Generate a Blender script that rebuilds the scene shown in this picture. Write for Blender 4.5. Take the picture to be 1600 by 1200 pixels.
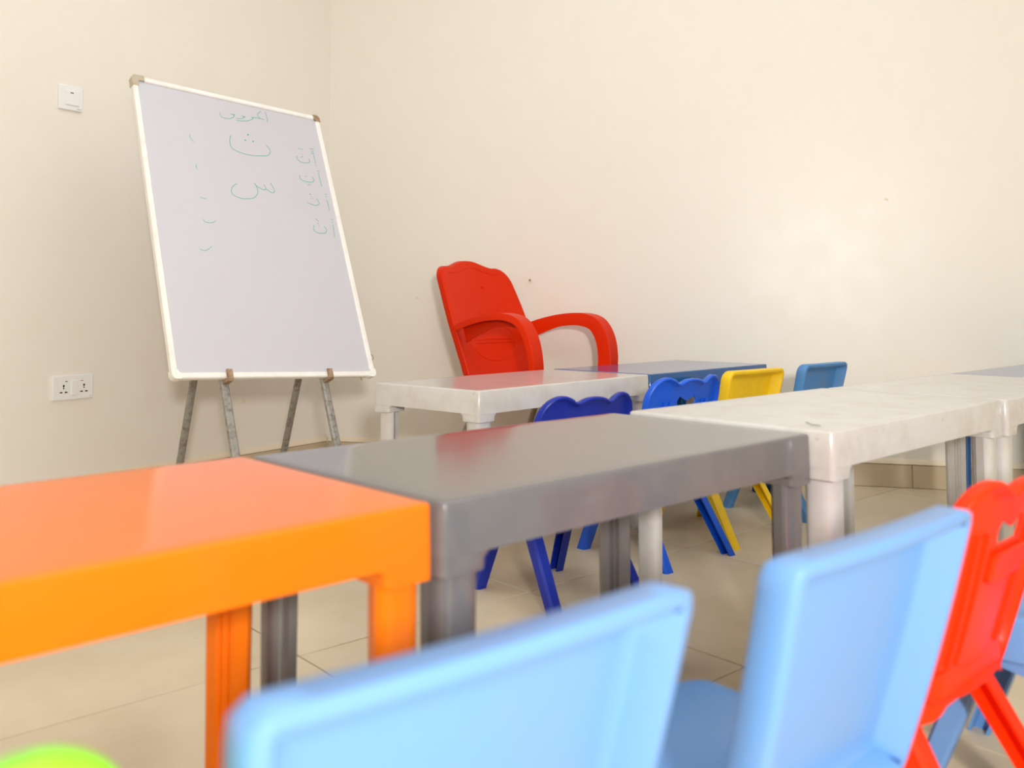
import bpy, bmesh, math, random
from mathutils import Vector, Matrix

# ------------------------------------------------------------------ reset
for o in list(bpy.data.objects):
    bpy.data.objects.remove(o, do_unlink=True)
SC = bpy.context.scene
COL = SC.collection
R = math.radians
random.seed(7)

# ------------------------------------------------------------------ camera
CAM_H = 0.655
cd = bpy.data.cameras.new('camera')
cam = bpy.data.objects.new('camera', cd)
COL.objects.link(cam)
cd.sensor_fit = 'HORIZONTAL'
cd.sensor_width = 36.0
cd.lens = 31.7925
cd.shift_y = -0.11816
cd.clip_start = 0.02
cd.clip_end = 50
cam.location = (0, 0, CAM_H)
cam.rotation_euler = (R(93.0), 0, 0)
cd.dof.use_dof = True
cd.dof.focus_distance = 2.75
cd.dof.aperture_fstop = 3.9
SC.camera = cam

# ------------------------------------------------------------------ view, world, lights
SC.view_settings.view_transform = 'Standard'
SC.view_settings.look = 'None'
SC.view_settings.gamma = 1.0
SC.view_settings.use_curve_mapping = False
SC.view_settings.exposure = 0.21
SC.cycles.use_denoising = True
SC.cycles.use_adaptive_sampling = True
SC.cycles.adaptive_threshold = 0.02
SC.cycles.max_bounces = 6
SC.cycles.diffuse_bounces = 4
SC.cycles.glossy_bounces = 3
SC.cycles.transmission_bounces = 0
SC.cycles.caustics_reflective = False
SC.cycles.caustics_refractive = False
SC.cycles.sample_clamp_indirect = 8

W = bpy.data.worlds.new('world')
SC.world = W
W.use_nodes = True
W.node_tree.nodes['Background'].inputs[0].default_value = (0.9, 0.95, 1.0, 1)
W.node_tree.nodes['Background'].inputs[1].default_value = 0.3


def area(name, loc, target, sx, sy, power, col=(1, 1, 1)):
    l = bpy.data.lights.new(name, 'AREA')
    l.shape = 'RECTANGLE'
    l.size = sx
    l.size_y = sy
    l.energy = power
    l.color = col
    o = bpy.data.objects.new(name, l)
    COL.objects.link(o)
    o.location = loc
    d = Vector(target) - Vector(loc)
    o.rotation_euler = d.to_track_quat('-Z', 'Y').to_euler()
    return o


CEIL = 2.75
# two ceiling panels and one soft lamp behind the camera
area('ceiling_panel_light', (0.0, 1.6, CEIL - 0.03), (0.0, 1.6, 0), 2.6, 2.6, 22, (0.80, 0.91, 1.0))
area('ceiling_panel_light', (1.9, 0.6, CEIL - 0.03), (1.9, 0.6, 0), 1.6, 1.8, 9, (0.80, 0.91, 1.0))
area('front_fill_light', (0.42, -1.24, 1.42), (0.42 - 0.155 * 2, 0.76, 1.10), 1.3, 1.1, 16, (1.0, 0.955, 0.885))  # fill added behind the camera to brighten camera-facing surfaces
area('soft_lamp', (0.32, -1.05, 1.04), (0.0, 2.9, 0.75), 0.17, 0.17, 50, (1.0, 0.97, 0.93))


# ------------------------------------------------------------------ materials
def lin(c):
    return tuple((v / 255 / 12.92) if v / 255 <= 0.04045 else ((v / 255 + 0.055) / 1.055) ** 2.4 for v in c) + (1,)


def new_mat(name):
    m = bpy.data.materials.new(name)
    m.use_nodes = True
    nt = m.node_tree
    return m, nt, nt.nodes, nt.links, nt.nodes['Principled BSDF']


def noise(nt, scale, detail=3, rough=0.5, stretch=None, coord='Object'):
    tc = nt.nodes.new('ShaderNodeTexCoord')
    n = nt.nodes.new('ShaderNodeTexNoise')
    n.inputs['Scale'].default_value = scale
    n.inputs['Detail'].default_value = detail
    n.inputs['Roughness'].default_value = rough
    if stretch:
        mp = nt.nodes.new('ShaderNodeMapping')
        mp.inputs['Scale'].default_value = stretch
        nt.links.new(tc.outputs[coord], mp.inputs[0])
        nt.links.new(mp.outputs[0], n.inputs['Vector'])
    else:
        nt.links.new(tc.outputs[coord], n.inputs['Vector'])
    return n.outputs['Fac']


def ramp(nt, fac, a, b):
    r = nt.nodes.new('ShaderNodeMapRange')
    r.inputs['From Min'].default_value = a
    r.inputs['From Max'].default_value = b
    r.clamp = True
    nt.links.new(fac, r.inputs['Value'])
    return r.outputs['Result']


def scale_fac(nt, fac, k):
    m = nt.nodes.new('ShaderNodeMath')
    m.operation = 'MULTIPLY'
    m.inputs[1].default_value = k
    nt.links.new(fac, m.inputs[0])
    return m.outputs[0]


def mix(nt, fac, a, b):
    m = nt.nodes.new('ShaderNodeMix')
    m.data_type = 'RGBA'
    nt.links.new(fac, m.inputs['Factor'])
    for s, v in ((m.inputs[6], a), (m.inputs[7], b)):
        if hasattr(v, 'links'):
            nt.links.new(v, s)
        else:
            s.default_value = v
    return m.outputs[2]


def bump(nt, bsdf, fac, strength, dist=0.002):
    b = nt.nodes.new('ShaderNodeBump')
    b.inputs['Strength'].default_value = strength
    b.inputs['Distance'].default_value = dist
    nt.links.new(fac, b.inputs['Height'])
    nt.links.new(b.outputs[0], bsdf.inputs['Normal'])


def plastic(name, col, rough=0.28, dirt=None, dirt_amt=0.0, dirt_scale=14, bumps=0.0, stretch=None, spec=0.5, specks=0.0, rvar=0.12):
    m, nt, N, L, b = new_mat(name)
    base = lin(col)
    b.inputs['Roughness'].default_value = rough
    b.inputs['Specular IOR Level'].default_value = spec
    if dirt:
        f1 = noise(nt, dirt_scale, 3, 0.65, stretch)
        f = scale_fac(nt, ramp(nt, f1, 0.42, 0.72), dirt_amt)
        c1 = mix(nt, f, base, lin(dirt))
        if specks:
            f2 = noise(nt, 70, 2, 0.5)
            c1 = mix(nt, scale_fac(nt, ramp(nt, f2, 0.70, 0.78), specks), c1, lin(tuple(int(v * 0.55) for v in dirt)))
        L.new(c1, b.inputs['Base Color'])
        rr = nt.nodes.new('ShaderNodeMapRange')
        rr.inputs['To Min'].default_value = rough
        rr.inputs['To Max'].default_value = min(1, rough + rvar)
        L.new(f1, rr.inputs['Value'])
        L.new(rr.outputs[0], b.inputs['Roughness'])
    else:
        b.inputs['Base Color'].default_value = base
    if bumps:
        bump(nt, b, noise(nt, 16, 1), bumps, 0.004)
    return m


def wall_mat():
    m, nt, N, L, b = new_mat('cream_wall_paint')
    f = noise(nt, 9, 3, 0.65)
    L.new(mix(nt, ramp(nt, f, 0.3, 0.7), lin((240, 235, 226)), lin((239, 233, 222.5))), b.inputs['Base Color'])
    rr = nt.nodes.new('ShaderNodeMapRange')
    rr.inputs['To Min'].default_value = 0.30
    rr.inputs['To Max'].default_value = 0.42
    L.new(f, rr.inputs['Value'])
    L.new(rr.outputs[0], b.inputs['Roughness'])
    bump(nt, b, noise(nt, 24, 2, 0.6), 0.05, 0.004)
    return m


def tile_mat(name, c1, c2, rough):
    m, nt, N, L, b = new_mat(name)
    f = noise(nt, 5, 3, 0.65)
    c = mix(nt, ramp(nt, f, 0.3, 0.7), lin(c1), lin(c2))
    f2 = noise(nt, 45, 1, 0.6)
    c = mix(nt, scale_fac(nt, ramp(nt, f2, 0.76, 0.82), 0.3), c, lin((150, 118, 84)))
    L.new(c, b.inputs['Base Color'])
    b.inputs['Roughness'].default_value = rough
    return m


def metal_mat(name, c1, c2, rough=0.5, metallic=0.4):
    m, nt, N, L, b = new_mat(name)
    f = noise(nt, 55, 5, 0.7)
    L.new(mix(nt, ramp(nt, f, 0.45, 0.68), lin(c1), lin(c2)), b.inputs['Base Color'])
    b.inputs['Roughness'].default_value = rough
    b.inputs['Metallic'].default_value = metallic
    bump(nt, b, f, 0.15, 0.001)
    return m


M = {
    'wall': wall_mat(),
    'ceiling': plastic('white_ceiling_paint', (240, 236, 228), 0.8, bumps=0.05),
    'tile': tile_mat('beige_floor_tile', (225, 209, 182), (216, 198, 168), 0.42),
    'skirt': tile_mat('beige_skirting_tile', (206, 188, 158), (198, 178, 148), 0.45),
    'grout': plastic('brown_grout', (104, 80, 56), 0.9),
    'mortar': plastic('cream_mortar', (236, 222, 196), 0.7),
    'orange': plastic('orange_plastic', (240, 118, 12), 0.10, (240, 120, 36), 0.4, 9, 0.012, rvar=0.08, spec=0.24),
    'grey': plastic('grey_plastic', (106, 104, 106), 0.08, (130, 120, 116), 0.45, 10, 0.012, rvar=0.06),
    'white': plastic('scuffed_white_plastic', (208, 206, 204), 0.10, (172, 154, 134), 0.36, 12, 0.015, rvar=0.08, specks=0.18),
    'blue_table': plastic('teal_blue_plastic', (18, 84, 150), 0.06, (50, 92, 140), 0.5, 12, 0.010, rvar=0.04),
    'lightblue': plastic('light_blue_plastic', (105, 153, 213), 0.25, (114, 150, 200), 0.5, 11),
    'midblue': plastic('worn_sky_blue_plastic', (78, 142, 208), 0.34, (104, 140, 180), 0.6, 16),
    'navy': plastic('dark_blue_plastic', (16, 40, 156), 0.30, (36, 58, 150), 0.5, 14, spec=0.35),
    'blue': plastic('bright_blue_plastic', (14, 92, 224), 0.28, (40, 90, 190), 0.4, 14),
    'yellow': plastic('yellow_plastic', (248, 206, 24), 0.32, (226, 184, 40), 0.5, 14),
    'red': plastic('red_orange_plastic', (250, 52, 8), 0.32, (240, 52, 14), 0.4, 12, spec=0.16),
    'lime': plastic('lime_plastic', (140, 240, 40), 0.32),
    'armchair': plastic('orange_red_armchair_plastic', (222, 44, 0), 0.34, (214, 42, 0), 0.4, 8, spec=0.14),
    'taupe': metal_mat('taupe_painted_tube', (166, 150, 130), (140, 124, 104), 0.4, 0.1),
    'easel': metal_mat('grey_painted_steel', (160, 158, 152), (118, 112, 104), 0.5, 0.2),
    'rust': metal_mat('rusty_steel', (172, 146, 120), (136, 102, 74), 0.7, 0.1),
    'board': plastic('whiteboard_surface', (205, 203, 212), 0.25, (200, 197, 206), 0.3, 5, 0.0),
    'frame': plastic('white_board_frame', (246, 244, 240), 0.35, (226, 216, 204), 0.4, 20),
    'cap': plastic('beige_plastic_cap', (196, 184, 164), 0.5, (176, 160, 136), 0.6, 40),
    'marker': plastic('green_marker_ink', (100, 182, 168), 0.6, bumps=0),
    'dot': plastic('dark_green_marker_ink', (40, 168, 138), 0.6, bumps=0),
    'switch': plastic('white_switch_plastic', (240, 240, 240), 0.3, bumps=0),
    'black': plastic('black_slot', (14, 12, 12), 0.6, bumps=0),
    'amber': plastic('amber_indicator', (170, 120, 92), 0.4, bumps=0),
    'pane': plastic('grey_indicator', (70, 70, 70), 0.4, bumps=0),
}


# ------------------------------------------------------------------ mesh helpers
def mesh_obj(name, verts, faces, mat, parent=None, sharp=38, smooth=True, recalc=True):
    me = bpy.data.meshes.new(name)
    me.from_pydata([tuple(v) for v in verts], [], faces)
    if recalc:
        bm = bmesh.new()
        bm.from_mesh(me)
        bmesh.ops.remove_doubles(bm, verts=bm.verts, dist=1e-6)
        bmesh.ops.recalc_face_normals(bm, faces=bm.faces)
        bm.to_mesh(me)
        bm.free()
    if smooth:
        me.shade_smooth()
        me.set_sharp_from_angle(angle=R(sharp))
    if isinstance(mat, str):
        mat = M[mat]
    me.materials.append(mat)
    o = bpy.data.objects.new(name, me)
    COL.objects.link(o)
    o.parent = parent
    return o


def empty(name, loc=(0, 0, 0), rz=0):
    o = bpy.data.objects.new(name, None)
    COL.objects.link(o)
    o.location = loc
    o.rotation_euler = (0, 0, rz)
    o.empty_display_size = 0.05
    return o


def tag(o, label, cat, group=None):
    o['label'] = label
    o['category'] = cat
    if group:
        o['group'] = group
    return o


def structure(o, label=None):
    o['kind'] = 'structure'
    if label:
        o['label'] = label
    return o


class MB:
    """collects lofts and boxes for one mesh"""

    def __init__(self):
        self.v, self.f = [], []

    def loft(self, loops, cap0=True, cap1=True, closed=True):
        n = len(loops[0])
        base = len(self.v)
        for l in loops:
            self.v += [tuple(p) for p in l]
        for i in range(len(loops) - 1):
            a, b = base + i * n, base + (i + 1) * n
            for j in range(n if closed else n - 1):
                k = (j + 1) % n
                self.f.append((a + j, a + k, b + k, b + j))
        if cap0:
            self.f.append(tuple(base + j for j in range(n))[::-1])
        if cap1:
            e = base + (len(loops) - 1) * n
            self.f.append(tuple(e + j for j in range(n)))
        return self

    def prism(self, poly, z0, z1):
        return self.loft([[(x, y, z0) for x, y in poly], [(x, y, z1) for x, y in poly]])

    def box(self, c, s, mat3=None, bev=0.0):
        """box, optionally chamfered on all edges along local z loops"""
        hx, hy, hz = s[0] / 2, s[1] / 2, s[2] / 2
        b = min(bev, hx * 0.9, hy * 0.9, hz * 0.9)

        def ring(ex, ey, z):
            if b:
                q = [(ex, ey - b), (ex - b, ey), (-ex + b, ey), (-ex, ey - b), (-ex, -ey + b), (-ex + b, -ey), (ex - b, -ey), (ex, -ey + b)]
            else:
                q = [(ex, ey), (-ex, ey), (-ex, -ey), (ex, -ey)]
            return [Vector((x, y, z)) for x, y in q]
        if b:
            loops = [ring(hx - b, hy - b, -hz), ring(hx, hy, -hz + b), ring(hx, hy, hz - b), ring(hx - b, hy - b, hz)]
        else:
            loops = [ring(hx, hy, -hz), ring(hx, hy, hz)]
        cv = Vector(c)
        loops = [[(mat3 @ p if mat3 else p) + cv for p in l] for l in loops]
        return self.loft(loops)

    def tube(self, pts, r, n=10, r1=None):
        pts = [Vector(p) for p in pts]
        loops = []
        for i, p in enumerate(pts):
            t = (pts[min(i + 1, len(pts) - 1)] - pts[max(i - 1, 0)]).normalized()
            ref = Vector((0, 0, 1)) if abs(t.z) < 0.9 else Vector((0, 1, 0))
            a = t.cross(ref).normalized()
            b = a.cross(t)
            rr = r if r1 is None else r + (r1 - r) * i / (len(pts) - 1)
            loops.append([p + (a * math.cos(k * 2 * math.pi / n) + b * math.sin(k * 2 * math.pi / n)) * rr for k in range(n)])
        return self.loft(loops)

    def build(self, name, mat, parent=None, sharp=38):
        return mesh_obj(name, self.v, self.f, mat, parent, sharp)


def rrect(hx, hy, r, n=5):
    """rounded rectangle, counter-clockwise"""
    out = []
    for cx, cy, a0 in ((hx - r, hy - r, 0), (-hx + r, hy - r, 90), (-hx + r, -hy + r, 180), (hx - r, -hy + r, 270)):
        for k in range(n + 1):
            a = R(a0 + 90 * k / n)
            out.append((cx + r * math.cos(a), cy + r * math.sin(a)))
    return out


def resample(poly, n):
    pts = [Vector(p) for p in poly]
    L = [0]
    for i in range(len(pts)):
        L.append(L[-1] + (pts[(i + 1) % len(pts)] - pts[i]).length)
    out, j = [], 0
    for k in range(n):
        s = L[-1] * k / n
        while L[j + 1] < s:
            j += 1
        t = (s - L[j]) / max(1e-9, L[j + 1] - L[j])
        out.append(pts[j].lerp(pts[(j + 1) % len(pts)], t))
    return out


def offset(poly, d):
    """inset a ccw 2D polygon by d"""
    out = []
    n = len(poly)
    for i in range(n):
        a, p, b = poly[i - 1], poly[i], poly[(i + 1) % n]
        t = (b - a).normalized()
        out.append(p + Vector((-t.y, t.x)) * d)
    return out


def spline(pts, per=8, closed=True):
    """Catmull-Rom through 2D / 3D points"""
    P = [Vector(p) for p in pts]
    n = len(P)
    out = []
    for i in range(n if closed else n - 1):
        if closed:
            p0, p1, p2, p3 = P[i - 1], P[i], P[(i + 1) % n], P[(i + 2) % n]
        else:
            p0, p1, p2, p3 = P[max(i - 1, 0)], P[i], P[i + 1], P[min(i + 2, n - 1)]
        for k in range(per):
            t = k / per
            out.append(0.5 * ((2 * p1) + (p2 - p0) * t + (2 * p0 - 5 * p1 + 4 * p2 - p3) * t * t + (3 * p1 - p0 - 3 * p2 + p3) * t ** 3))
    if not closed:
        out.append(P[-1])
    return out


# ------------------------------------------------------------------ room shell
RC = Vector((-0.812, 3.995))                      # the corner in view
DR = Vector((math.cos(R(-15)), math.sin(R(-15))))  # along right wall
DL = -Vector((math.cos(R(56)), math.sin(R(56))))   # along left wall, away from corner
RB = RC + DR * 4.6
RD = RC + DL * 5.6
RE = Vector((2.44, -1.64))
ROOM = [RC, RD, RE, RB]                            # ccw seen from above


def wall(name, p, q, label):
    d = (q - p).normalized()
    nout = Vector((d.y, -d.x))
    t = 0.12
    a, b = p - d * 0.0, q + d * 0.0
    mb = MB().prism([a, b, b + nout * t + d * t, a + nout * t - d * t], -0.02, CEIL)
    return structure(mb.build(name, 'wall'), label)


wall('wall_left', RC, RD, 'cream painted wall behind the whiteboard')
wall('wall_back', RD, RE, None)
wall('wall_side', RE, RB, None)
wall('wall_right', RB, RC, 'cream painted wall with a soft glare, behind the red armchair')
cpoly = [p for p in ROOM]
structure(MB().prism(cpoly, CEIL, CEIL + 0.1).build('ceiling', 'ceiling'))
# frame added around the front fill light; the wall has no opening here
WC, WD = Vector((0.42, -1.3265)), (RE - RD).normalized()
WN = Vector((-WD.y, WD.x))


def fill_frame_bar(mb, s0, s1, z0, z1, d=0.05):
    mb.prism([WC + WD * s0, WC + WD * s1, WC + WD * s1 + WN * d, WC + WD * s0 + WN * d], z0, z1)


wf = MB()
for s0, s1, z0, z1 in ((-0.72, -0.66, 0.82, 2.02), (0.66, 0.72, 0.82, 2.02), (-0.66, 0.66, 0.82, 0.87), (-0.66, 0.66, 1.97, 2.02)):
    fill_frame_bar(wf, s0, s1, z0, z1)
fill_frame_obj = structure(wf.build('fill_light_frame', 'frame'))
floor = structure(MB().prism(cpoly, -0.08, -0.004).build('floor', 'grout'), 'beige tiled floor with thin brown joints')


def clip_poly(poly, a, b):
    out = []
    d = b - a
    side = lambda p: d.x * (p.y - a.y) - d.y * (p.x - a.x)
    for i in range(len(poly)):
        p, q = poly[i], poly[(i + 1) % len(poly)]
        sp, sq = side(p), side(q)
        if sp >= 0:
            out.append(p)
        if sp * sq < 0:
            out.append(p.lerp(q, sp / (sp - sq)))
    return out


def tile_mesh(poly, name='tile'):
    big = poly
    c = sum(big, Vector((0, 0))) / len(big)
    inn = [p + (c - p).normalized() * 0.0005 for p in big]
    loops = [[(p.x, p.y, -0.004) for p in big], [(p.x, p.y, -0.0004) for p in big], [(p.x, p.y, 0) for p in inn]]
    mb = MB().loft(loops)
    me = bpy.data.meshes.new(name)
    me.from_pydata(mb.v, [], mb.f)
    me.materials.append(M['tile'])
    return me


TS, TA = 0.59, R(41.5)
TU = Vector((math.cos(TA), math.sin(TA)))
TV = Vector((-TU.y, TU.x))
T0 = Vector((0.48, 2.534))
full_tile = None
for i in range(-10, 11):
    for j in range(-10, 11):
        c = T0 + TU * (i + 0.5) * TS + TV * (j + 0.5) * TS
        h = TS / 2 - 0.0016
        sq = [c - TU * h - TV * h, c + TU * h - TV * h, c + TU * h + TV * h, c - TU * h + TV * h]
        poly = sq
        for k in range(4):
            poly = clip_poly(poly, ROOM[k], ROOM[(k + 1) % 4]) if poly else poly
        if len(poly) < 3:
            continue
        ar = abs(sum(poly[k].x * poly[(k + 1) % len(poly)].y - poly[k].y * poly[(k + 1) % len(poly)].x for k in range(len(poly)))) / 2
        if ar < 2e-3:
            continue
        if len(poly) == 4 and abs(ar - (2 * h) ** 2) < 1e-5:
            if full_tile is None:
                full_tile = tile_mesh([-TU * h - TV * h, TU * h - TV * h, TU * h + TV * h, -TU * h + TV * h])
            o = bpy.data.objects.new('tile', full_tile)
            o.location = (c.x, c.y, 0)
        else:
            cc = sum(poly, Vector((0, 0))) / len(poly)
            o = bpy.data.objects.new('tile', tile_mesh([p - cc for p in poly]))
            o.location = (cc.x, cc.y, 0)
        COL.objects.link(o)
        o.parent = floor


def baseboard(name, p, d, length, inward, label):
    H, T = 0.086, 0.012
    q = p + d * length
    w = inward

    def P(s, off, z):
        v = p + d * s + w * off
        return (v.x, v.y, z)
    # mortar bed and the pale lip that caps it
    prof = [(0.0, 0.0), (0.006, 0.0), (0.006, H - 0.001), (0.014, H + 0.001), (0.013, H + 0.006), (0.004, H + 0.018), (0.0, H + 0.019)]
    bb = MB().loft([[P(0, o_, z) for o_, z in prof], [P(length, o_, z) for o_, z in prof]]).build(name, 'mortar')
    structure(bb, label)
    L0 = 0.59
    s = 0.0
    while s < length - 0.02:
        e = min(s + L0 - 0.002, length)
        a, b = s + 0.001, e
        mb = MB()
        l0 = [P(a, 0.006, 0.001), P(b, 0.006, 0.001), P(b, 0.006, H - 0.002), P(a, 0.006, H - 0.002)]
        l1 = [P(a, T - 0.001, 0.001), P(b, T - 0.001, 0.001), P(b, T - 0.001, H - 0.002), P(a, T - 0.001, H - 0.002)]
        l2 = [P(a + 0.001, T, 0.002), P(b - 0.001, T, 0.002), P(b - 0.001, T, H - 0.003), P(a + 0.001, T, H - 0.003)]
        mb.loft([l0, l1, l2])
        mb.build('tile', 'skirt', bb)
        s += L0


NR = Vector((DR.y, -DR.x))          # right wall, into the room
NL = Vector((-DL.y, DL.x))          # left wall, into the room
baseboard('baseboard_right', RC + DR * 0.012, DR, 4.5, NR, 'beige tile skirting with a pale mortar lip under the glare wall')
baseboard('baseboard_left', RC + DL * 0.012, DL, 5.4, NL, 'beige tile skirting with a pale mortar lip behind the easel')


# ------------------------------------------------------------------ tables
TL_, TW_ = 0.750, 0.410


def table(near_left, ang, mat, label, ht=0.46, width=TW_, group=None, leg_mat=None):
    a = R(ang)
    u = Vector((math.cos(a), math.sin(a)))
    v = Vector((-u.y, u.x))
    c = Vector(near_left) + u * TL_ / 2 + v * width / 2
    t = empty('plastic_table', (c.x, c.y, 0), a)
    tag(t, label, 'table', group)
    hx, hy = TL_ / 2, width / 2
    A = 0.058                      # apron height

    def lp(ins, z, r):
        return [(x, y, z) for x, y in rrect(hx - ins, hy - ins, max(0.002, r), 4)]
    zt = ht
    top = MB().loft([lp(0.034, zt - 0.0005, 0.006), lp(0.010, zt, 0.007), lp(0.0030, zt - 0.0005, 0.008), lp(0.0009, zt - 0.0016, 0.009), lp(0.0, zt - 0.0045, 0.009),
                     lp(-0.001, zt - A, 0.009), lp(0.004, zt - A, 0.007), lp(0.004, zt - 0.010, 0.007)])
    top.build('tabletop', mat, t, 50)
    # corner sockets and legs
    lx, ly = hx - 0.0285, hy - 0.0285
    for sx in (1, -1):
        for sy in (1, -1):
            m = MB()
            def sk(ha, hb, z):
                # outer faces stay flush with the apron, inner faces move
                return [((hx + 0.0006 - ha) * sx + x, (hy + 0.0006 - hb) * sy + y, z) for x, y in rrect(ha, hb, 0.008, 4)]
            m.loft([sk(0.036, 0.036, zt - A + 0.006), sk(0.033, 0.033, zt - A - 0.003), sk(0.0305, 0.0305, zt - A - 0.007), sk(0.0300, 0.0300, zt - A - 0.0185), sk(0.0290, 0.0290, zt - A - 0.0195)])
            m.build('leg_socket', mat, t, 30)
            # leg: rounded outside, ribbed hollow towards the table's middle
            pts = []
            for k in range(19):
                an = R(-70 + 230 * k / 18)       # faces outer corner (+x,+y)
                ex = 0.62
                ca, sa = math.cos(an), math.sin(an)
                pts.append((0.0265 * math.copysign(abs(ca) ** ex, ca), 0.0265 * math.copysign(abs(sa) ** ex, sa)))
            pts += [(-0.021, -0.004), (-0.014, -0.004), (-0.014, -0.010), (-0.006, -0.010), (-0.006, -0.016), (0.0, -0.016)]
            pts = [(x * sx, y * sy) for x, y in pts]
            if sx * sy < 0:
                pts = pts[::-1]
            lx, ly = hx - 0.0335, hy - 0.0325
            m = MB()
            loops = []
            for z, k in ((zt - A - 0.010, 1.0), (0.016, 0.90), (0.012, 0.90), (0.0115, 0.93), (0.0, 0.93)):
                loops.append([(lx * sx + x * k, ly * sy + y * k, z) for x, y in pts])
            m.loft(loops)
            m.build('leg', leg_mat or mat, t, 30)
    return t


FR = 43.5
ru = Vector((math.cos(R(FR)), math.sin(R(FR))))
rv = Vector((-ru.y, ru.x))
G_NL = Vector((-0.070, 0.931))
table(G_NL, FR, 'grey', 'grey plastic table between the orange table and a white table')
O_NR = G_NL - ru * 0.003 + rv * 0.012
table(O_NR - ru * TL_, FR, 'orange', 'bright orange plastic table at the left edge of the picture', 0.459)
A_NL = G_NL + ru * (TL_ + 0.006) - rv * 0.034
table(A_NL, FR, 'white', 'scuffed white plastic table right beside the grey table', 0.465)
B_NL = A_NL + ru * (TL_ + 0.004) - rv * 0.009
table(B_NL, FR, 'white', 'white plastic table cut off by the right edge of the picture', 0.465)
C_NL = B_NL + ru * (TL_ + 0.016) + rv * 0.006
table(C_NL, FR, 'blue_table', 'dark blue plastic table just showing beyond the rightmost white table', 0.463)
F_NL = Vector((-0.080, 2.205))
table(F_NL, 48.4, 'white', 'scuffed white plastic table standing alone in front of the red armchair', 0.46, 0.392)
fu = Vector((math.cos(R(48.4)), math.sin(R(48.4))))
table(F_NL + fu * (TL_ + 0.006), 47.0, 'blue_table', 'teal blue plastic table with glossy lavender sheen beside the armchair', 0.46, 0.392)


# ------------------------------------------------------------------ children's chairs
WRAP = 0.30


def back_place(x, y, z):
    """backrest local: x lateral, y normal (+ forward), z height above floor -> chair space"""
    k = (z - 0.245) / 0.235
    yy = -0.088 - 0.050 * k + 0.012 * (1 - k) ** 2 + y
    yy += WRAP * x * x          # wraps the sitter: sides come forward
    return (x, yy, z)


def shell(outline, mat, name, parent, rim_w, rim_d, thick=0.004, place=back_place, centre=None, n=88, slope=0.004):
    ol = resample(outline, n)
    c = Vector(centre) if centre else sum(ol, Vector((0, 0))) / n

    def ring(poly, y):
        return [place(p.x, y, p.y) for p in poly]
    e1 = offset(ol, 0.0025)
    e2 = offset(ol, 0.006)
    loops = []
    # front face, from centre outward
    for s in (0.05, 0.2, 0.36, 0.52, 0.68, 0.82, 0.93, 1.0):
        loops.append(ring([c + (p - c) * s for p in e2], thick))
    loops += [ring(e1, thick - 0.0008), ring(ol, thick - 0.004), ring(ol, -rim_d + 0.004), ring(e1, -rim_d + 0.0007), ring(e2, -rim_d)]
    i1 = offset(ol, rim_w - 0.002)
    i2 = offset(ol, rim_w)
    i3 = offset(ol, rim_w + slope)
    loops += [ring(i1, -rim_d), ring(i2, -rim_d + 0.002), ring(i3, -0.003), ]
    for s in (0.95, 0.85, 0.7, 0.52, 0.36, 0.2, 0.05):
        loops.append(ring([c + (p - c) * s for p in i3], 0.0))
    mb = MB().loft(loops)
    return mb.build(name, mat, parent, 42)


def cut(o, verts, faces):
    """boolean-cut a hole with a solid given in chair space"""
    me = bpy.data.meshes.new('cutter')
    me.from_pydata(verts, [], faces)
    bm = bmesh.new()
    bm.from_mesh(me)
    bmesh.ops.recalc_face_normals(bm, faces=bm.faces)
    bm.to_mesh(me)
    bm.free()
    co = bpy.data.objects.new('cutter', me)
    COL.objects.link(co)
    par = o.parent
    o.parent = None
    md = o.modifiers.new('b', 'BOOLEAN')
    md.operation = 'DIFFERENCE'
    md.object = co
    md.solver = 'EXACT'
    bpy.context.view_layer.update()
    dg = bpy.context.evaluated_depsgraph_get()
    nm = bpy.data.meshes.new_from_object(o.evaluated_get(dg))
    o.modifiers.clear()
    o.data = nm
    bpy.data.objects.remove(co, do_unlink=True)
    nm.shade_smooth()
    nm.set_sharp_from_angle(angle=R(42))
    o.parent = par


def plain_outline(hwid):
    out = []
    for x, z in rrect(hwid, 0.12, 0.011 if hwid > 0.14 else 0.020, 6):
        zz = z + 0.366
        w = 1.0 - 0.10 * (0.486 - zz) / 0.24         # narrows towards the seat
        if zz > 0.44:
            zz += 0.014 * (1 - (x / hwid) ** 2)      # slightly arched top
        out.append((x * w, zz - 0.004))
    return out


half = [(0.0, 0.4765), (0.026, 0.474), (0.044, 0.467), (0.054, 0.466), (0.065, 0.474), (0.088, 0.482), (0.112, 0.478), (0.133, 0.462),
        (0.1455, 0.436), (0.147, 0.405), (0.143, 0.36), (0.136, 0.31), (0.128, 0.258), (0.108, 0.228), (0.05, 0.222)]
BEAR = [(x, z) for x, z in half] + [(0.0, 0.222)] + [(-x, z) for x, z in reversed(half[1:])]
BEAR = [tuple(p) for p in spline(BEAR[::-1], 6)]


def channel_leg(top, foot, sx, sy, mat, parent):
    """hollow U-channel leg, open towards the chair's middle"""
    def sec(c, z, w, d):
        t = 0.0045
        q = [(w, -d * 0.7), (w, d * 0.7), (w - 0.006, d), (-w, d), (-w, d - t), (w - 0.010, d - t), (w - t * 1.3, d * 0.6), (w - t * 1.3, -d * 0.6), (w - 0.010, -d + t), (-w, -d + t), (-w, -d), (w - 0.006, -d)]
        pts = [(c[0] + x * sx, c[1] + y, z) for x, y in q]
        return pts if sx > 0 else pts[::-1]
    n = 5
    loops = []
    for i in range(n):
        k = i / (n - 1)
        c = (top[0] + (foot[0] - top[0]) * k, top[1] + (foot[1] - top[1]) * k)
        z = top[2] * (1 - k)
        loops.append(sec(c, z, 0.0150 - 0.002 * k, 0.0185 - 0.003 * k))
    MB().loft(loops).build('leg', mat, parent, 30)


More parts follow.
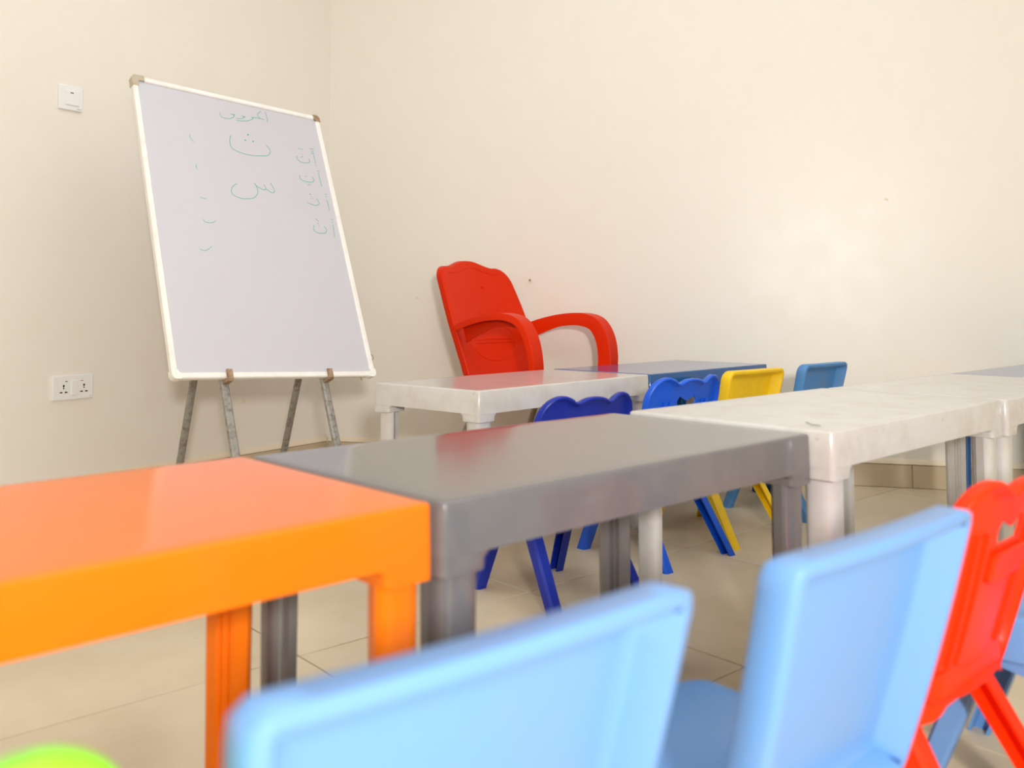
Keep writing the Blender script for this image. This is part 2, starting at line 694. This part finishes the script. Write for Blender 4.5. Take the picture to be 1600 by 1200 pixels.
def kids_chair(mid_top, ang, mat, style, label, scale=1.0, hwid=0.138):
    global WRAP
    WRAP = 0.30 if style == 'plain' else 1.1
    a = R(ang)
    fwd = Vector((-math.sin(a), math.cos(a)))
    o = Vector(mid_top) + fwd * 0.138 * scale
    t = empty('kids_chair', (o.x, o.y, 0), a)
    t.scale = (scale,) * 3
    tag(t, label, 'chair')
    if style == 'plain':
        shell(plain_outline(hwid), mat, 'backrest', t, 0.012, 0.028, centre=(0, 0.37), slope=0.010)
    else:
        b = shell(BEAR, mat, 'backrest', t, 0.006, 0.016, centre=(0, 0.36), n=120)
        # face cut-out: a slot with a wavy top edge
        pr = [(-0.034, 0.400), (0.034, 0.400), (0.038, 0.418), (0.030, 0.430), (0.016, 0.423), (0.0, 0.417), (-0.016, 0.423), (-0.030, 0.430), (-0.038, 0.418)]
        n = len(pr)
        vs = [(x, -0.25, z) for x, z in pr] + [(x, 0.05, z) for x, z in pr]
        fs = [tuple(range(n)), tuple(range(2 * n - 1, n - 1, -1))] + [(i, (i + 1) % n, n + (i + 1) % n, n + i) for i in range(n)]
        cut(b, vs, fs)
        for x0 in (-0.086, -0.066, 0.066, 0.086):
            m = MB()
            zs = [0.262 + 0.155 * k / 8 for k in range(9)]
            for_l = []
            for z in zs:
                xx = x0 * (0.90 + 0.10 * (z - 0.262) / 0.155)
                for_l.append([back_place(xx - 0.003, 0.002, z), back_place(xx + 0.003, 0.002, z), back_place(xx + 0.002, -0.005, z), back_place(xx - 0.002, -0.005, z)])
            m.loft(for_l).build('rib', mat, b)
        # padded snout plate below the cut-out
        pl = rrect(0.05, 0.018, 0.012, 5)
        m = MB().loft([[back_place(x, 0.001, 0.374 + z) for x, z in pl], [back_place(x, -0.006, 0.374 + z) for x, z in pl], [back_place(x * 0.93, -0.009, 0.374 + z * 0.86) for x, z in pl]])
        m.build('snout', mat, b)
    # seat: dished pan with a turned-down skirt
    def sl(ins, z, dz=0.0):
        out = []
        for x, y in rrect(0.134 - ins, 0.116 - ins, max(0.006, 0.045 - ins), 6):
            yy = y + 0.040
            x2 = x * (1 - 0.10 * (0.5 - yy / 0.3))
            zz = z - 0.010 * max(0, (yy - 0.09) / 0.06) ** 2
            if z < 0.24:
                zz -= 0.028 * min(1, max(0, (abs(x) - 0.075) / 0.045)) ** 0.7
            out.append((x2, yy, zz))
        return out
    seat = MB().loft([sl(0.100, 0.250), sl(0.09, 0.2505), sl(0.05, 0.254), sl(0.022, 0.2585), sl(0.008, 0.260), sl(0.001, 0.257), sl(0.0, 0.252), sl(-0.002, 0.234), sl(0.002, 0.234), sl(0.004, 0.247), sl(0.05, 0.247), sl(0.100, 0.245)])
    seat.build('seat', mat, t, 50)
    for sx in (-1, 1):
        channel_leg((sx * 0.108, -0.008, 0.246), (sx * 0.130, -0.156), sx, -1, mat, t)
        channel_leg((sx * 0.108, 0.050, 0.246), (sx * 0.126, 0.142), sx, 1, mat, t)
        # gusset where the two legs meet under the seat
        g = [(-0.050, 0.236), (0.072, 0.236), (0.060, 0.196), (0.012, 0.186), (-0.040, 0.196)]
        x0, x1 = sx * 0.112, sx * 0.117
        MB().loft([[(x0, y, z) for y, z in g], [(x1 + sx * 0.002, y, z) for y, z in g]]).build('brace', mat, t)
    return t


def mid(l, r):
    return ((l[0] + r[0]) / 2, (l[1] + r[1]) / 2)


kids_chair((-0.010, 0.4965), 39.5, 'lightblue', 'plain', 'light blue plastic child chair nearest the camera, in front of the orange table', hwid=0.146)
kids_chair((0.282, 0.720), 41.0, 'lightblue', 'plain', 'light blue plastic child chair between the nearest chair and the red bear chair', hwid=0.141)
kids_chair((0.580, 1.036), 43, 'red', 'bear', 'red plastic child chair with bear-ear back at the right edge', 0.982)
kids_chair((0.846, 1.165), 46, 'lightblue', 'plain', 'blue plastic child chair mostly hidden behind the red bear chair')
kids_chair((-0.260, 0.296), 40, 'lime', 'bear', 'lime green plastic chair top peeking in at the bottom left corner')
kids_chair((0.182, 2.035), 37.5, 'navy', 'bear', 'dark navy blue bear-ear child chair at the white table by the armchair', 0.972)
kids_chair((0.472, 2.398), 40, 'blue', 'bear', 'bright blue bear-ear child chair next to the yellow chair', 1.0)
kids_chair((0.694, 2.623), 41.0, 'yellow', 'plain', 'yellow plastic child chair in the back row')
kids_chair((1.000, 2.935), 42.7, 'midblue', 'plain', 'worn sky blue child chair standing furthest back against the wall')


# ------------------------------------------------------------------ armchair
def armchair():
    g = R(-39.6)                     # facing direction in plan
    t = empty('armchair', (-0.041, 3.490, 0), g - math.pi / 2)
    tag(t, 'orange-red moulded plastic armchair with tube legs in the room corner', 'armchair')
    # local: +y forward, x lateral, origin below the bottom of the backrest

    def place(x, y, z):
        k = (z - 0.40) / 0.44
        x *= 1.065
        yy = -0.145 * k - 0.030 * k * k + y + 0.55 * x * x
        return (x, yy, z)
    hw = 0.195
    h = [(0.0, 0.852), (0.035, 0.849), (0.075, 0.836), (0.110, 0.826), (0.140, 0.826), (0.170, 0.812), (0.190, 0.780), (0.198, 0.72), (0.204, 0.66), (0.206, 0.60), (0.202, 0.53), (0.196, 0.46), (0.185, 0.405), (0.10, 0.395)]
    ol = h + [(0.0, 0.395)] + [(-x, z) for x, z in reversed(h[1:])]
    ol = [tuple(p) for p in spline(ol[::-1], 6)]
    b = shell(ol, 'armchair', 'backrest', t, 0.008, 0.028, 0.005, place, (0, 0.62), 120)
    # embossed lines on the backrest
    for zz, ww in ((0.545, 0.10), (0.532, 0.10)):
        m = MB()
        xs = [-ww + 2 * ww * k / 10 for k in range(11)]
        m.loft([[place(x, 0.004, zz - 0.0025), place(x, 0.004, zz + 0.0025), place(x, 0.0075, zz + 0.001), place(x, 0.0075, zz - 0.001)] for x in xs])
        m.build('emboss_line', 'armchair', b)
    # moulded crest and oval outline
    m = MB()
    arc = [(-0.14 + 0.28 * k / 20) for k in range(21)]
    m.loft([[place(x, 0.004, 0.800 + 0.026 * math.exp(-(x / 0.06) ** 2) - 0.002), place(x, 0.004, 0.800 + 0.026 * math.exp(-(x / 0.06) ** 2) + 0.002),
             place(x, 0.0068, 0.800 + 0.026 * math.exp(-(x / 0.06) ** 2))] for x in arc])
    m.build('crest_line', 'armchair', b)
    m = MB()
    ring = []
    for k in range(40):
        an = 2 * math.pi * k / 40
        x, z = 0.125 * math.cos(an), 0.535 + 0.075 * math.sin(an)
        x2, z2 = 0.121 * math.cos(an), 0.535 + 0.0715 * math.sin(an)
        x1, z1 = 0.123 * math.cos(an), 0.535 + 0.073 * math.sin(an)
        ring.append([place(x, 0.004, z), place(x2, 0.004, z2), place(x1, 0.0066, z1)])
    m.loft(ring + [ring[0]], False, False)
    m.build('oval_line', 'armchair', b)
    m = MB().tube([place(-0.03, 0.003, 0.745), place(-0.03, 0.008, 0.745)], 0.006, 10)
    m.build('mould_mark', 'armchair', b)
    # seat
    def sl(ins, z):
        out = []
        for x, y in rrect(0.215 - ins, 0.205 - ins, max(0.01, 0.06 - ins), 6):
            yy = y + 0.205
            out.append((x * (1 + 0.10 * (yy / 0.41 - 0.5)), yy, z - 0.012 * max(0, (yy - 0.33) / 0.08) ** 2))
        return out
    MB().loft([sl(0.19, 0.398), sl(0.12, 0.400), sl(0.05, 0.409), sl(0.012, 0.416), sl(0.0, 0.410), sl(-0.003, 0.375), sl(0.003, 0.375), sl(0.008, 0.402), sl(0.19, 0.392)]).build('seat', 'armchair', t, 50)
    # arms: curved band with a turned-down flange
    for s in (-1, 1):
        path = spline([(0.206, -0.030, 0.598), (0.218, 0.055, 0.622), (0.228, 0.145, 0.638), (0.234, 0.235, 0.640), (0.236, 0.300, 0.618), (0.236, 0.342, 0.560), (0.233, 0.360, 0.48), (0.226, 0.358, 0.400)], 6, False)
        loops = []
        for i, p in enumerate(path):
            tg = (path[min(i + 1, len(path) - 1)] - path[max(i - 1, 0)]).normalized()
            side = Vector((1, 0, 0))
            nrm = side.cross(tg).normalized()          # up / outward of the bend
            k = i / (len(path) - 1)
            w = 0.026 + 0.006 * math.sin(math.pi * k)
            dpt = 0.044 + 0.016 * max(0, k - 0.35) + (0.020 * (1 - k / 0.25) if k < 0.25 else 0)
            sec = [(w, 0.0), (w - 0.003, 0.004), (-w + 0.003, 0.004), (-w, 0.0), (-w, -dpt), (-w + 0.006, -dpt), (-w + 0.006, -0.006), (w - 0.005, -0.006), (w - 0.005, -0.020), (w, -0.020)]
            q = [p + side * a + nrm * b_ for a, b_ in sec]
            loops.append([Vector((v.x * s, v.y, v.z)) for v in q])
        MB().loft(loops).build('armrest', 'armchair', t, 50)
        # tube legs
        MB().tube([(s * 0.175, 0.075, 0.392), (s * 0.195, -0.02, 0.19), (s * 0.212, -0.105, 0.004)], 0.0115, 12).build('leg', 'taupe', t)
        MB().tube([(s * 0.180, 0.330, 0.385), (s * 0.190, 0.36, 0.19), (s * 0.20, 0.390, 0.004)], 0.0115, 12).build('leg', 'taupe', t)
    return t


armchair()


# ------------------------------------------------------------------ whiteboard and easel
BO = Vector((-0.814, 2.861, 0.913))
BX = Vector((0.702, 0.711, -0.042)).normalized()
BN = Vector((-0.662, 0.630, -0.407)).normalized()        # towards the wall
BD = BN.cross(BX).normalized()                            # down the board
BX = BD.cross(BN).normalized()
BW, BH = 0.68, 1.004


def bp(u, v, n):
    """board coordinates (right, down, towards viewer) -> world"""
    return BO + BX * u + BD * v - BN * n


wb = empty('whiteboard', BO + BD * BH / 2)
tag(wb, 'white-framed whiteboard with green marker letters leaning on a steel easel', 'whiteboard')
bpy.context.view_layer.update()
inv = wb.matrix_world.inverted()


def bq(u, v, n):
    return inv @ bp(u, v, n)


def board_box(name, u0, u1, v0, v1, n0, n1, mat, bev=0.0015):
    b = bev
    lo = [[bq(u0 + e, v0 + e, n), bq(u1 - e, v0 + e, n), bq(u1 - e, v1 - e, n), bq(u0 + e, v1 - e, n)]
          for e, n in ((b, n0), (0, n0 + b), (0, n1 - b), (b, n1)) for _ in (0,)]
    lo = [[bq(u0 + e, v0 + e, n), bq(u1 - e, v0 + e, n), bq(u1 - e, v1 - e, n), bq(u0 + e, v1 - e, n)] for e, n in ((b, n0), (0, n0 + b), (0, n1 - b), (b, n1))]
    return MB().loft(lo).build(name, mat, wb)


hw, hh = BW / 2, BH / 2
panel = board_box('panel', -hw + 0.008, hw - 0.008, -hh + 0.008, hh - 0.008, -0.010, 0.0, 'board', 0.0005)
FWD = 0.0175
board_box('frame_rail', -hw + 0.012, hw - 0.012, -hh, -hh + FWD, -0.014, 0.006, 'frame', 0.003)
board_box('frame_rail', -hw + 0.012, hw - 0.012, hh - FWD, hh, -0.014, 0.006, 'frame', 0.003)
board_box('frame_rail', -hw, -hw + FWD, -hh + 0.016, hh - 0.016, -0.014, 0.006, 'frame', 0.003)
board_box('frame_rail', hw - FWD, hw, -hh + 0.016, hh - 0.016, -0.014, 0.006, 'frame', 0.003)


def corner_cap(su, sv, L, mat):
    """L-shaped rounded corner piece"""
    r = 0.014
    w = 0.0190
    pts = [(L, 0)]
    pts += [(L, w), (w + 0.004, w), (w, w + 0.004), (w, L), (0, L)]
    for k in range(6):
        an = R(180 + 90 * k / 5)
        pts.append((r + r * math.cos(an), r + r * math.sin(an)))
    cu, cv = su * (hw + 0.0015), sv * (hh + 0.0015)
    P = [(cu - su * x, cv - sv * y) for x, y in pts]
    o = MB().loft([[bq(x, y, -0.015) for x, y in P], [bq(x, y, 0.0075) for x, y in P]]).build('corner_cap', mat, wb)
    return o


corner_cap(-1, -1, 0.040, 'cap')['label'] = 'worn beige corner cap'
corner_cap(1, -1, 0.026, 'rust')
corner_cap(1, 1, 0.026, 'frame')
corner_cap(-1, 1, 0.026, 'frame')
# small wire ring on the right edge, screw under the lower right corner
ringc = [bq(hw + 0.006 + 0.008 * math.cos(2 * math.pi * k / 16), 0.432 + 0.0095 * math.sin(2 * math.pi * k / 16), -0.006) for k in range(17)]
m = MB().tube(ringc, 0.0013, 6).build('hanging_ring', 'rust', wb)
MB().tube([bq(0.285, hh - 0.002, -0.004), bq(0.287, hh + 0.009, -0.004)], 0.0018, 8).build('screw', 'rust', wb)

STROKES = [[(0.12,-0.474),(0.122,-0.461),(0.124,-0.445),(0.122,-0.431)],[(0.105,-0.473),(0.095,-0.464),(0.088,-0.454),(0.092,-0.445),(0.099,-0.441),(0.112,-0.439)],[(0.098,-0.441),(0.081,-0.44),(0.063,-0.438),(0.068,-0.436),(0.059,-0.427),(0.043,-0.419),(0.021,-0.414),(0.003,-0.412)],[(0.026,-0.436),(0.03,-0.434),(0.04,-0.435),(0.033,-0.432),(0.028,-0.426),(0.017,-0.422),(0.002,-0.42)],[(-0.017,-0.434),(-0.01,-0.433),(0.002,-0.434),(-0.007,-0.431),(-0.003,-0.428),(-0.011,-0.419),(-0.024,-0.413),(-0.039,-0.411),(-0.051,-0.414),(-0.055,-0.421),(-0.053,-0.43)],[(-0.028,-0.346),(-0.035,-0.331),(-0.037,-0.313),(-0.034,-0.299),(-0.021,-0.289),(0.001,-0.283),(0.033,-0.281),(0.066,-0.285),(0.094,-0.291),(0.107,-0.303),(0.111,-0.314),(0.108,-0.324),(0.097,-0.334)],[(-0.037,-0.16),(-0.045,-0.156),(-0.057,-0.144),(-0.062,-0.13),(-0.059,-0.118),(-0.047,-0.111),(-0.029,-0.107),(-0.009,-0.109),(0.011,-0.114),(0.025,-0.126),(0.033,-0.14),(0.033,-0.155),(0.03,-0.166),(0.026,-0.175)],[(0.03,-0.165),(0.04,-0.159),(0.051,-0.154),(0.06,-0.153),(0.066,-0.158),(0.064,-0.166),(0.06,-0.173)],[(0.066,-0.158),(0.075,-0.151),(0.086,-0.146),(0.093,-0.148),(0.097,-0.156),(0.093,-0.171),(0.087,-0.183)],[(0.224,-0.345),(0.234,-0.346),(0.246,-0.345)],[(0.275,-0.354),(0.292,-0.356)],[(0.279,-0.344),(0.288,-0.347)],[(0.275,-0.336),(0.29,-0.339)],[(0.285,-0.333),(0.286,-0.317),(0.286,-0.295)],[(0.286,-0.289),(0.287,-0.284)],[(0.215,-0.313),(0.212,-0.303),(0.217,-0.296),(0.228,-0.29),(0.243,-0.29),(0.257,-0.293),(0.263,-0.301),(0.262,-0.308),(0.258,-0.311)],[(0.286,-0.264),(0.297,-0.265)],[(0.29,-0.25),(0.29,-0.236),(0.291,-0.221),(0.291,-0.203)],[(0.21,-0.236),(0.208,-0.222),(0.212,-0.217),(0.225,-0.213),(0.24,-0.212),(0.256,-0.215),(0.264,-0.223),(0.263,-0.23),(0.258,-0.235)],[(0.233,-0.199),(0.245,-0.203)],[(0.217,-0.129),(0.231,-0.124),(0.247,-0.121),(0.259,-0.125),(0.265,-0.132),(0.263,-0.141),(0.258,-0.149)],[(0.297,-0.173),(0.305,-0.173)],[(0.3,-0.152),(0.302,-0.134),(0.301,-0.108)],[(0.225,-0.041),(0.221,-0.029),(0.222,-0.021),(0.232,-0.014),(0.248,-0.013),(0.265,-0.017),(0.272,-0.026),(0.271,-0.035),(0.264,-0.041)],[(0.301,-0.073),(0.308,-0.073)],[(0.304,-0.052),(0.302,-0.032),(0.299,-0.004)],[(-0.174,-0.317),(-0.174,-0.305),(-0.164,-0.293)],[(-0.168,-0.21),(-0.17,-0.198),(-0.167,-0.191)],[(-0.173,-0.091),(-0.164,-0.088),(-0.152,-0.088)],[(-0.175,-0.013),(-0.17,-0.005),(-0.156,-0.003),(-0.142,-0.006),(-0.135,-0.013)],[(-0.201,0.092),(-0.186,0.096),(-0.172,0.089),(-0.16,0.078)]]
DOTS = [(0.036,-0.362,1.6),(0.022,-0.338,1.5),(0.051,-0.339,1.6),(0.236,-0.314,1),(0.24,-0.324,0.7),(0.23,-0.311,0.7),(0.29,-0.255,1.2),(0.232,-0.235,0.8),(0.238,-0.245,0.6),(0.238,-0.235,0.6),(0.236,-0.163,1.2),(0.238,-0.153,0.8),(0.232,-0.145,0.7),(0.242,-0.147,0.7),(0.301,-0.162,1),(0.241,-0.065,1),(0.246,-0.06,0.9),(0.243,-0.05,0.9),(0.245,-0.042,0.7),(0.303,-0.062,1)]


def ribbon(mb, pts, w, n):
    pts = [Vector(p) for p in pts]
    if len(pts) > 2:
        pts = spline(pts, 4, False)
    L0, L1 = [], []
    for i, p in enumerate(pts):
        t = (pts[min(i + 1, len(pts) - 1)] - pts[max(i - 1, 0)]).normalized()
        s = Vector((-t.y, t.x)) * w
        L0.append(p + s)
        L1.append(p - s)
    b = len(mb.v)
    k = len(pts)
    mb.v += [tuple(bq(p.x, p.y, n)) for p in L0] + [tuple(bq(p.x, p.y, n)) for p in L1]
    for i in range(k - 1):
        mb.f.append((b + i, b + i + 1, b + k + i + 1, b + k + i))


for i, s in enumerate(STROKES):
    mb = MB()
    ribbon(mb, s, 0.0011 if i < 26 else 0.0009, 0.0004)
    mb.build('marker_stroke', 'marker', panel)
for x, y, r in DOTS:
    rr = 0.0019 * r
    mb = MB()
    mb.v += [tuple(bq(x + rr * math.cos(k * math.pi / 5), y + rr * math.sin(k * math.pi / 5), 0.0005)) for k in range(10)]
    mb.f.append(tuple(range(10)))
    mb.build('marker_dot', 'dot', panel)

ez = empty('easel', (BO.x, BO.y, 0))
tag(ez, 'grey painted steel folding easel with rusty hooks holding the whiteboard', 'easel')
eoff = Vector((BO.x, BO.y, 0))


def bar(p, q, w, d, mat, name, up=None):
    p, q = Vector(p), Vector(q)
    t = (q - p).normalized()
    a = BX - t * BX.dot(t)
    a.normalize()
    b = t.cross(a)
    lo = []
    for c in (p, q):
        lo.append([c + a * sx * w + b * sy * d - eoff for sx, sy in ((1, 0.6), (0.6, 1), (-0.6, 1), (-1, 0.6), (-1, -0.6), (-0.6, -1), (0.6, -1), (1, -0.6))])
    return MB().loft(lo).build(name, mat, ez)


for u, uf, rear, hv in ((-0.174, -0.174, (-1.106, 2.981, 0.012), 0.264), (0.163, 0.163, (-0.869, 3.385, 0.012), 0.330)):
    top = bp(u - 0.0, -0.35, -0.030)
    foot_dir = bp(uf, 0.5, -0.030)
    k = (foot_dir.z - 0.004) / (-(BD.z))
    foot = foot_dir + BD * k
    foot.z = 0.006
    bar(top, foot, 0.0115, 0.009, 'easel', 'leg')
    hg = bp(u - 0.01, hv, -0.050)
    rr = Vector(rear)
    rr.z = 0.006
    hg2 = hg + (hg - rr).normalized() * 0.04
    bar(hg2, rr, 0.0105, 0.008, 'easel', 'leg')
    # rusty hook: shelf under the frame and a tab in front
    hk = MB()
    prof = [(-0.030, hh + 0.010), (-0.030, hh + 0.0015), (0.0085, hh + 0.0015), (0.0085, hh - 0.024), (0.0135, hh - 0.024), (0.0135, hh + 0.004), (0.008, hh + 0.010)]
    hk.loft([[bp(u + dx, v, n_) - eoff for n_, v in prof] for dx in (-0.009, 0.009)])
    hk.build('hook', 'rust', ez)
MB().loft([[bp(-0.174, 0.10 + a, -0.030 + b) - eoff for a, b in ((-0.01, -0.006), (0.01, -0.006), (0.01, 0.006), (-0.01, 0.006))],
           [bp(0.163, 0.10 + a, -0.030 + b) - eoff for a, b in ((-0.01, -0.006), (0.01, -0.006), (0.01, 0.006), (-0.01, 0.006))]]).build('crossbar', 'easel', ez)


# ------------------------------------------------------------------ wall fittings
def wall_frame(name, p, d, nin):
    """empty whose local x runs along the wall, z up, y out of the wall towards the room... built as a matrix"""
    o = empty(name, p)
    o.rotation_euler = (0, 0, math.atan2(d[1], d[0]))
    return o


LX = -DL                          # runs to the right in the picture
sw = wall_frame('light_switch', (-1.483, 3.000, 1.365), LX, NL)
tag(sw, 'white square light switch high on the left wall', 'light switch')


def plate(parent, hx, hz, depth, name, mat, cx=0, cz=0, y0=0.0, r=0.004, bev=0.002):
    """rounded plate; local -y points into the room"""
    lo = []
    for e, y in ((0, y0), (0, y0 - depth + bev), (bev, y0 - depth)):
        lo.append([(cx + x, y, cz + z) for x, z in rrect(hx - e, hz - e, r, 3)])
    return MB().loft(lo).build(name, mat, parent)


plate(sw, 0.0415, 0.0415, 0.009, 'cover_plate', 'switch')
rk = plate(sw, 0.0245, 0.0245, 0.004, 'rocker', 'switch', 0.003, 0.0, -0.009, 0.002, 0.001)
plate(rk, 0.006, 0.0016, 0.0008, 'indicator', 'pane', 0.0, 0.0165, -0.013, 0.0012, 0.0003)
plate(sw, 0.008, 0.0012, 0.0004, 'maker_mark', 'cap', 0.028, -0.034, -0.009, 0.0008, 0.0002)

so = wall_frame('power_socket', (-1.465, 3.027, 0.400), LX, NL)
tag(so, 'white double power socket low on the left wall', 'power socket')
plate(so, 0.0705, 0.0405, 0.009, 'cover_plate', 'switch')
rk = plate(so, 0.0115, 0.0245, 0.0035, 'rocker', 'switch', 0.004, -0.001, -0.009, 0.002, 0.001)
for cx in (-0.033, 0.0375):
    plate(so, 0.0028, 0.0040, 0.0006, 'slot', 'black', cx, 0.006, -0.009, 0.0022, 0.0002)
    plate(so, 0.0018, 0.0028, 0.0006, 'slot', 'black', cx, -0.002, -0.009, 0.0015, 0.0002)
    for s in (-1, 1):
        tri = [(cx + s * 0.0045, -0.0125), (cx + s * 0.0045, -0.0175), (cx + s * 0.0135, -0.0165), (cx + s * 0.0135, -0.0138)]
        if s < 0:
            tri = tri[::-1]
        MB().loft([[(x, -0.009, z) for x, z in tri], [(x, -0.0096, z) for x, z in tri]]).build('slot', 'black', so)
plate(so, 0.0045, 0.0012, 0.0006, 'indicator', 'pane', -0.024, 0.0205, -0.009, 0.0008, 0.0002)
plate(so, 0.0045, 0.0012, 0.0006, 'indicator', 'amber', 0.030, 0.0205, -0.009, 0.0008, 0.0002)
plate(so, 0.0035, 0.0010, 0.0004, 'maker_mark', 'cap', 0.061, -0.032, -0.009, 0.0006, 0.0002)

# small leftovers on the wall beside the armchair
nl = empty('wall_nail', (0.077, 3.757, 0.780), R(-15))
tag(nl, 'tiny rusty nail in the wall right of the armchair back', 'nail')
MB().tube([(0, 0.004, 0), (0, -0.010, 0)], 0.0022, 8).build('shank', 'rust', nl)
MB().tube([(0, -0.010, 0), (0, -0.0122, 0)], 0.0045, 10).build('head', 'rust', nl)

# plaster nicks where something was once fixed to the walls
for nm, p, rz, w in (('wall_left', (-1.068, 3.616, 0.297), R(56), 0.011), ('wall_right', (-0.407, 3.886, 0.710), R(-15), 0.008), ('wall_right', (1.414, 3.398, 1.075), R(-15), 0.007)):
    pts = [(w * (1 + 0.3 * math.sin(3 * k)) * math.cos(2 * math.pi * k / 12), w * 0.8 * (1 + 0.25 * math.cos(5 * k)) * math.sin(2 * math.pi * k / 12)) for k in range(12)]
    o = MB().loft([[(x, 0.001, z) for x, z in pts], [(x, -0.0006, z) for x, z in pts], [(x * 0.6, -0.0011, z * 0.6) for x, z in pts]]).build('plaster_nick', 'mortar', bpy.data.objects[nm])
    o.location = p
    o.rotation_euler = (0, 0, rz)

# a stray hair on the white table
hs = MB().tube(spline([(0.4985, 1.548, 0.4657), (0.500, 1.530, 0.4657), (0.4975, 1.516, 0.4657), (0.501, 1.506, 0.4657), (0.508, 1.502, 0.4657)], 5, False), 0.0005, 5).build('hair_strand', 'pane')
tag(hs, 'thin dark curled hair lying on the white table beside the grey one', 'hair')
